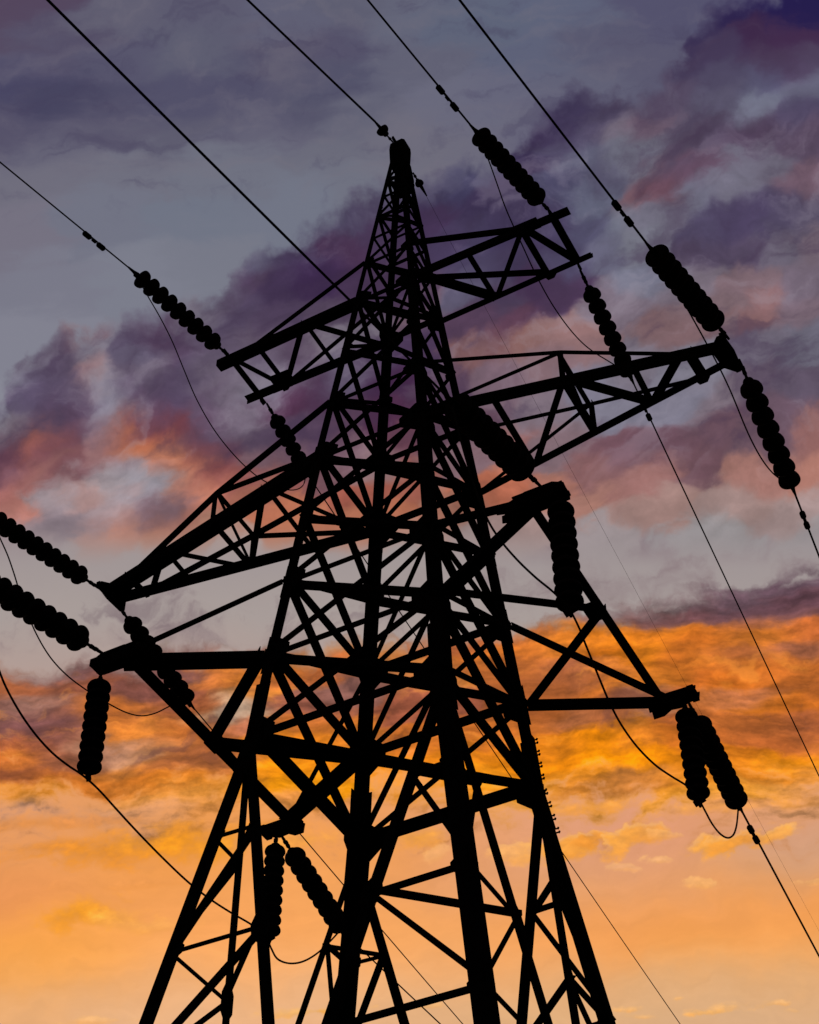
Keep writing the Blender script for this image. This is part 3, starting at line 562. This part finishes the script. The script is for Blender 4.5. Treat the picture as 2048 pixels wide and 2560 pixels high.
    for side in (-1, 1):
        bm = bmesh.new(); c0 = tp(side)
        # channel beam reaching out past the corner
        prof = [(-.46, -.08), (-.30, -.13), (.38, -.11), (.52, -.03), (.50, .06), (.34, .15), (-.05, .15), (-.30, .06), (-.46, .05)]
        if side == 1: prof = [(-.22, -.17), (-.06, -.17), (.06, -.10), (.22, -.12), (.34, -.07), (.50, -.05), (.52, .06), (.40, .08), (-.10, .09), (-.24, .0)]
        pts = [c0 + X_*(sx*u) + Z_*v for u, v in prof]
        plate(bm, [p + Y_*.085 for p in pts], Y_, .014); plate(bm, [p - Y_*.085 for p in pts], Y_, .014)
        if side == -1:
            box(bm, c0 + X_*sx*.02 - Z_*.085, X_, Y_, Z_, .38, .10, .012); box(bm, c0 + X_*sx*.05 + Z_*.12, X_, Y_, Z_, .28, .10, .012)
        else: box(bm, c0 + X_*sx*.14 + Z_*.05, X_, Y_, Z_, .34, .10, .012)
        box(bm, c0 + X_*sx*.44, X_, Y_, Z_, .05, .13, .06)
        build('corner_bracket', bm, M_STEEL, arm)
#@ARMS

# ------------------------------------------------------------------ insulator strings
ST = {
'TL_in':((-3.294, -0.602, 26.066),(-3.66, -2.91, 25.928),(-4.171, -6.14, 25.539)),
'TR_in':((3.27, -0.658, 26.139),(2.963, -2.707, 25.807),(2.517, -5.696, 25.738)),
'MR_in':((5.671, -0.094, 21.822),(5.361, -2.166, 21.523),(4.643, -6.969, 21.557)),
'ML_in':((-5.691, -0.372, 21.421),(-6.044, -2.603, 21.191),(-6.359, -4.592, 21.151)),
'A_in':((-3.65, -2.338, 17.59),(-3.977, -4.403, 17.348),(-4.21, -5.872, 17.261)),
'C_in':((3.266, -2.282, 17.691),(3.003, -4.045, 17.53),(1.806, -10.833, 17.489)),
'TL_out':((-3.319, 0.926, 26.119),(-3.454, 2.476, 25.981),(-4.341, 16.972, 25.833)),
'TR_out':((3.273, 0.794, 25.953),(3.151, 3.124, 25.834),(2.327, 16.593, 25.838)),
'MR_out':((5.621, 0.955, 22.225),(5.495, 3.535, 22.024),(5.298, 5.786, 22.371)),
'ML_out':((-5.672, 0.307, 21.455),(-5.913, 2.808, 21.333),(-6.689, 15.497, 21.261)),
'B_out':((-3.175, 2.155, 16.922),(-3.449, 4.383, 16.713),(-3.62, 8.301, 16.921)),
'D_out':((3.562, 2.336, 17.085),(3.407, 4.554, 16.942),(3.059, 9.536, 17.04)),
'A_j':((-3.552, -2.283, 17.118),(-3.50, -2.255, 15.467)),
'B_j':((-3.426, 2.283, 17.114),(-3.426, 2.283, 15.421)),
'C_j':((3.583, -2.283, 17.154),(3.583, -2.283, 15.343)),
'D_j':((3.481, 2.283, 17.108),(3.481, 2.283, 15.546)),
}
DISC = {}
def disc_mesh(r, sp):
    key = (round(r, 3), round(sp, 3))
    if key in DISC: return DISC[key]
    bm = bmesh.new()
    prof = [(0, .0), (.035, 0), (r*.40, .02), (r*.47, .10), (r*.50, .28), (r*.70, .36), (r*.90, .50), (r*.98, .66), (r, .80), (r*.97, .90), (r*.82, .82), (r*.78, .90), (r*.6, .80), (r*.55, .90), (r*.36, .80), (.035, .86), (.022, 1.02), (0, 1.02)]
    seg = 28; rings = []
    for (q, h) in prof:
        if q == 0: rings.append([bm.verts.new((0, 0, -h*sp))])
        else: rings.append([bm.verts.new((q*math.cos(2*math.pi*k/seg), q*math.sin(2*math.pi*k/seg), -h*sp)) for k in range(seg)])
    for a, b in zip(rings, rings[1:]):
        for k in range(seg):
            k2 = (k+1) % seg
            if len(a) == 1: bm.faces.new((a[0], b[k], b[k2]))
            elif len(b) == 1: bm.faces.new((a[k], b[0], a[k2]))
            else: bm.faces.new((a[k], b[k], b[k2], a[k2]))
    bmesh.ops.recalc_face_normals(bm, faces=bm.faces[:])
    me = bpy.data.meshes.new('insulator_disc'); bm.to_mesh(me); bm.free(); me.materials.append(M_DISC)
    for p in me.polygons: p.use_smooth = True
    DISC[key] = me; return me
def insulator(key, n, r, label, group, lead=.11, tail=.30):
    a, b = Vector(ST[key][0]), Vector(ST[key][1]); L = (b-a).length; e = (b-a)/L
    root = empty('insulator_string', a); root.rotation_euler = (-e).to_track_quat('Z', 'Y').to_euler()
    tag(root, label, 'insulator string', group)
    l0 = L*lead; sp = (L-l0)/n; me = disc_mesh(r, sp)
    for i in range(n):
        o = bpy.data.objects.new('insulator_disc', me); COL.objects.link(o); o.parent = root; o.location = (0, 0, -l0 - i*sp)
    # shackle links between arm and first disc
    bm = bmesh.new(); tube(bm, [(0, 0, .14), (0, 0, .02), (0, 0, -l0*.4)], [.02, .026, .018], 8); tube(bm, [(0, 0, -l0*.3), (0, 0, -l0*.55), (0, 0, -l0*.7), (0, 0, -l0-.01)], [.03, .035, .022, .03], 8)
    box(bm, (0, 0, -l0*.15), X_, Y_, Z_, .035, .012, .03)
    build('shackle', bm, M_FIT, root)
    # tension clamp
    bm = bmesh.new(); tube(bm, [(0, 0, -L), (0, 0, -L-.07), (0, 0, -L-.16), (0, 0, -L-tail)], [.045, .05, .03, .016], 8)
    if tail > .2: box(bm, (0, -.03, -L-.08), X_, Y_, Z_, .02, .05, .06)
    else: box(bm, (0, 0, -L-.10), (X_ + Z_*.35).normalized(), Y_, (Z_ - X_*.35).normalized(), .085, .03, .035); box(bm, (.03, 0, -L-.06), X_, Y_, Z_, .03, .045, .03)
    build('clamp', bm, M_FIT, root)
    return root
G1, G2 = 'tension insulator strings on the crossarms', 'hanging jumper insulator strings'
insulator('TL_in', 9, 0.175, 'slanting insulator string running up-left from the left end of the top crossarm', G1)
insulator('TR_in', 10, 0.18, 'thick insulator string running up-left above the right end of the top crossarm', G1)
insulator('MR_in', 10, 0.19, 'thick insulator string above the tip of the long right middle crossarm', G1)
insulator('ML_in', 10, 0.175, 'insulator string leaving the photo at left from the pointed middle crossarm tip', G1)
insulator('A_in', 9, 0.2, 'thick insulator string leaving the photo at left just below another, from the lower crossarm', G1)
insulator('C_in', 10, 0.2, 'thick insulator string in front of the tower, ending above the lower right bracket', G1)
insulator('TL_out', 6, 0.16, 'short insulator string descending from the top left crossarm into the tower', G1)
insulator('TR_out', 8, 0.165, 'beaded insulator string descending from the top right crossarm to the middle one', G1)
insulator('MR_out', 8, 0.185, 'beaded insulator string descending from the far right tip of the middle crossarm', G1)
insulator('ML_out', 9, 0.175, 'beaded insulator string crossing the lower left bracket from the middle crossarm tip', G1)
insulator('B_out', 9, 0.175, 'slanting insulator string from the bottom left bracket into the tower leg', G1)
insulator('D_out', 10, 0.18, 'slanting right-hand string of the pair below the lowest right crossarm corner', G1)
insulator('A_j', 9, 0.17, 'vertical insulator string hanging at the far left below the lower crossarm', G2, .06, .2)
insulator('B_j', 9, 0.165, 'vertical insulator string hanging beside the left tower leg near the bottom', G2, .06, .2)
insulator('C_j', 9, 0.175, 'vertical insulator string hanging right of the tower from the bulky bracket', G2, .03, .2)
insulator('D_j', 9, 0.165, 'upright left-hand string of the pair below the lowest right crossarm corner', G2, .03, .2)

# ------------------------------------------------------------------ conductors
def far_wire(name, p, w, span, c2, r, label, group, damp=True, dpos=(.9, 1.35)):
    """wire from p through w, then on in the same vertical plane for the whole span (parabolic sag)"""
    p, w = Vector(p), Vector(w); h = (w-p).to_2d(); d = h.length; u = Vector((h.x, h.y, 0))/d
    k = (w.z-p.z)/d - c2*d
    f = lambda t: p + u*t + Z_*(k*t + c2*t*t)
    root = empty('power_line', p); tag(root, label, 'cable', group)
    bm = bmesh.new(); ts = [span*(i/60)**1.5 for i in range(61)]; tube(bm, [f(t)-p for t in ts], r, 8)
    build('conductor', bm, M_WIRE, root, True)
    if damp:
        bm = bmesh.new(); a, b = f(dpos[0])-p, f(dpos[1])-p; e = (b-a).normalized(); lo = -Z_*.045
        tube(bm, [a+lo, a+lo+e*.02, a+lo+e*.15, a+lo+e*.17], [.03, .05, .05, .03], 8); tube(bm, [b+lo-e*.17, b+lo-e*.15, b+lo-e*.02, b+lo], [.03, .05, .05, .03], 8)
        tube(bm, [a+lo, b+lo], .009, 6); m_ = (a+b)*.5; tube(bm, [m_+lo-e*.04, m_+lo+e*.04], .028, 8); tube(bm, [m_+lo*1.1, m_], .018, 6)
        build('vibration_damper', bm, M_FIT, root)
    return root
def sp(k): a, b = Vector(ST[k][0]), Vector(ST[k][1]); e = (b-a).normalized(); return b + e*.22
GI, GO = 'conductors overhead towards the camera', 'conductors running away beyond the pylon'
RC = .017
far_wire('w', sp('TL_in'), ST['TL_in'][2], 90, .0007, RC*.8, 'thin cable entering at the left edge down to the top left insulator', GI, dpos=(.65, 1.15))
far_wire('w', sp('TR_in'), ST['TR_in'][2], 90, .0007, RC, 'cable from the top edge down to the top right insulator', GI, dpos=(.42, .98))
far_wire('w', sp('MR_in'), ST['MR_in'][2], 90, .0007, RC, 'rightmost cable from the top edge down to the right insulator string', GI, dpos=(.45, .95))
far_wire('w', sp('ML_in'), ST['ML_in'][2], 90, .0007, RC, 'cable beyond the left edge ending at the middle left insulator', GI)
far_wire('w', sp('A_in'), ST['A_in'][2], 90, .0007, RC, 'cable beyond the left edge ending at the lower left insulator', GI)
far_wire('w', sp('C_in'), ST['C_in'][2], 90, .0007, RC*.95, 'long thick cable from the top left corner running down behind the tower head', GI, False)
far_wire('w', sp('TL_out'), ST['TL_out'][2], 120, .0006, RC*.75, 'faint cable seen through the lattice and leaving at lower right of the tower', GO, dpos=(1.4, 1.9))
far_wire('w', sp('TR_out'), ST['TR_out'][2], 120, .0006, RC*.85, 'straight cable falling from the middle crossarm to the right edge', GO, dpos=(.45, 1.0))
far_wire('w', sp('MR_out'), ST['MR_out'][2], 120, .0006, RC, 'short cable at the right edge below the far right insulator', GO, dpos=(.55, 1.05))
far_wire('w', sp('ML_out'), ST['ML_out'][2], 120, .0006, RC*.7, 'thin cable passing behind the bottom left bracket', GO, False)
far_wire('w', sp('B_out'), ST['B_out'][2], 120, .0006, RC*.7, 'thin cable leaving the bottom edge between the tower legs', GO, False)
far_wire('w', sp('D_out'), ST['D_out'][2], 120, .0006, RC, 'cable falling to the lower right corner below the paired insulators', GO, dpos=(.42, .90))
# ground wire and its two small insulators at the peak
PKI, PKO = ((-0.047, -0.3, 31.46), (-0.116, -0.732, 31.464), (-0.729, -4.602, 30.644)), ((0.174, 0.285, 30.814), (0.155, 0.60, 30.86), (-0.462, 10.681, 30.866))
for (a, b, w), lab, ll, span, r in ((PKI, 'single small insulator at the very top left of the pylon peak', 'cable from the top edge down to the single insulator at the peak', 90, .024),
                          (PKO, 'tiny insulator on the right side of the pylon peak', 'hair-thin ground cable running down right from the pylon peak', 160, .003)):
    a, b = Vector(a), Vector(b); e = (b-a).normalized(); root = empty('insulator_string', a); root.rotation_euler = (-e).to_track_quat('Z', 'Y').to_euler()
    tag(root, lab, 'insulator string', 'small insulators at the peak')
    o = bpy.data.objects.new('insulator_disc', disc_mesh(.13 if r > .01 else .09, .20 if r > .01 else .15)); COL.objects.link(o); o.parent = root; o.location = (0, 0, -.14)
    bm = bmesh.new(); tube(bm, [(0, 0, .06), (0, 0, -.16)], .018, 8); tube(bm, [(0, 0, -.02), (0, 0, -.06)], .03, 8); build('shackle', bm, M_FIT, root)
    bm = bmesh.new(); tube(bm, [(0, 0, -.32), (0, 0, -.38), (0, 0, -.62)], [.04, .035, .014], 8); build('clamp', bm, M_FIT, root)
    far_wire('w', b + e*.1, w, span, .0006, r, ll, 'ground wires at the peak', False)
#@WIRES

JP = {
'TL':[(-3.678, -3.029, 25.921), (-3.663, -2.636, 25.702), (-3.647, -2.232, 25.578), (-3.631, -1.808, 25.355), (-3.616, -1.428, 24.968), (-3.598, -0.971, 24.551), (-3.576, -0.395, 24.253), (-3.545, 0.389, 24.254), (-3.52, 1.03, 24.337), (-3.498, 1.599, 24.647), (-3.475, 2.183, 25.051), (-3.46, 2.572, 25.499), (-3.461, 2.55, 25.974)],
'TR':[(2.946, -2.824, 25.789), (2.96, -2.393, 25.56), (2.968, -2.17, 25.202), (2.977, -1.904, 24.734), (2.986, -1.634, 24.62), (2.995, -1.353, 24.462), (3.011, -0.864, 24.106), (3.028, -0.373, 23.968), (3.05, 0.308, 24.032), (3.07, 0.882, 24.254), (3.087, 1.413, 24.57), (3.108, 2.046, 25.053), (3.128, 2.644, 25.489), (3.147, 3.199, 25.83)],
'MR':[(5.344, -2.283, 21.506), (5.367, -1.368, 21.659), (5.379, -0.893, 21.643), (5.394, -0.257, 21.659), (5.409, 0.307, 21.595), (5.417, 0.629, 21.503), (5.424, 0.922, 21.281), (5.428, 1.088, 21.073), (5.435, 1.36, 20.924), (5.445, 1.774, 20.91), (5.457, 2.264, 21.052), (5.474, 2.917, 21.525), (5.491, 3.61, 22.018)],
'ML':[(-6.063, -2.721, 21.179), (-6.055, -2.41, 20.925), (-6.049, -2.171, 20.792), (-6.043, -1.957, 20.565), (-6.037, -1.716, 20.228), (-6.025, -1.25, 19.811), (-6.015, -0.838, 19.611), (-6.004, -0.4, 19.536), (-5.989, 0.169, 19.629), (-5.974, 0.751, 19.747), (-5.961, 1.286, 19.91), (-5.952, 1.626, 20.072), (-5.942, 2.011, 20.425), (-5.935, 2.311, 20.793), (-5.928, 2.565, 21.124), (-5.92, 2.883, 21.329)],
'A_far':[(-3.996, -4.521, 17.335), (-3.926, -4.17, 16.459), (-3.866, -3.869, 16.023), (-3.799, -3.53, 15.714), (-3.729, -3.178, 15.502), (-3.663, -2.843, 15.377), (-3.606, -2.558, 15.351), (-3.558, -2.313, 15.365)],
'AB':[(-3.50, -2.255, 15.42), (-3.543, -1.988, 15.376), (-3.531, -1.542, 15.263), (-3.518, -1.075, 15.222), (-3.502, -0.495, 15.142), (-3.481, 0.271, 15.093), (-3.47, 0.686, 15.129), (-3.455, 1.241, 15.206), (-3.439, 1.814, 15.284), (-3.426, 2.283, 15.421)],
'B_loop':[(-3.427, 2.31, 15.15), (-3.43, 2.5, 15.07), (-3.435, 2.876, 15.196), (-3.44, 3.258, 15.428), (-3.446, 3.67, 15.775), (-3.453, 4.09, 16.257), (-3.458, 4.457, 16.706)],
'C_far':[(2.985, -4.163, 17.53), (3.028, -4.029, 16.882), (3.103, -3.794, 16.143), (3.149, -3.648, 15.775), (3.214, -3.442, 15.612), (3.298, -3.178, 15.452), (3.402, -2.853, 15.387), (3.497, -2.554, 15.351), (3.583, -2.283, 15.343)],
'CD':[(3.583, -2.283, 15.343), (3.577, -2.033, 15.167), (3.574, -1.88, 15.064), (3.569, -1.66, 14.917), (3.564, -1.434, 14.792), (3.559, -1.217, 14.621), (3.552, -0.878, 14.526), (3.54, -0.343, 14.544), (3.523, 0.405, 14.747), (3.508, 1.078, 15.049), (3.493, 1.765, 15.378), (3.481, 2.283, 15.546)],
'D_loop':[(3.481, 2.283, 15.546), (3.476, 2.442, 15.403), (3.465, 2.768, 15.379), (3.453, 3.125, 15.418), (3.438, 3.559, 15.616), (3.425, 3.958, 15.917), (3.415, 4.233, 16.246), (3.408, 4.447, 16.601), (3.402, 4.629, 16.938)],
}
def jumper(pts, label, r=.014):
    pts = [Vector(p) for p in pts]
    q = pts[:1] + [(pts[i-1] + pts[i]*2 + pts[i+1])/4 for i in range(1, len(pts)-1)] + pts[-1:]
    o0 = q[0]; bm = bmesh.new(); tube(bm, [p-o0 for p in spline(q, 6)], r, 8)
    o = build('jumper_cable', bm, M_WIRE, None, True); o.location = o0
    return tag(o, label, 'cable', 'slack jumper cables between insulators')
jumper(JP['TL'], 'slack cable looping down left of the top left crossarm', .011)
jumper(JP['TR'], 'slack cable curving behind the top right crossarm to the middle one', .011)
jumper(JP['MR'], 'slack cable curving behind the far right crossarm tip', .012)
jumper(JP['ML'], 'slack cable looping behind the hanging string at far left', .012)
jumper(JP['A_far'] + JP['AB'][1:] + JP['B_loop'], 'slack cable from the left edge under the hanging string to the bottom left bracket', .015)
jumper(JP['C_far'][:-1] + JP['CD'] + JP['D_loop'][1:], 'slack cable right of the tower ending in a small loop under the paired insulators', .014)

# ------------------------------------------------------------------ ground
bm = bmesh.new()
bmesh.ops.create_grid(bm, x_segments=40, y_segments=40, size=3000)
g = build('ground', bm, M_GRASS); g['kind'] = 'structure'
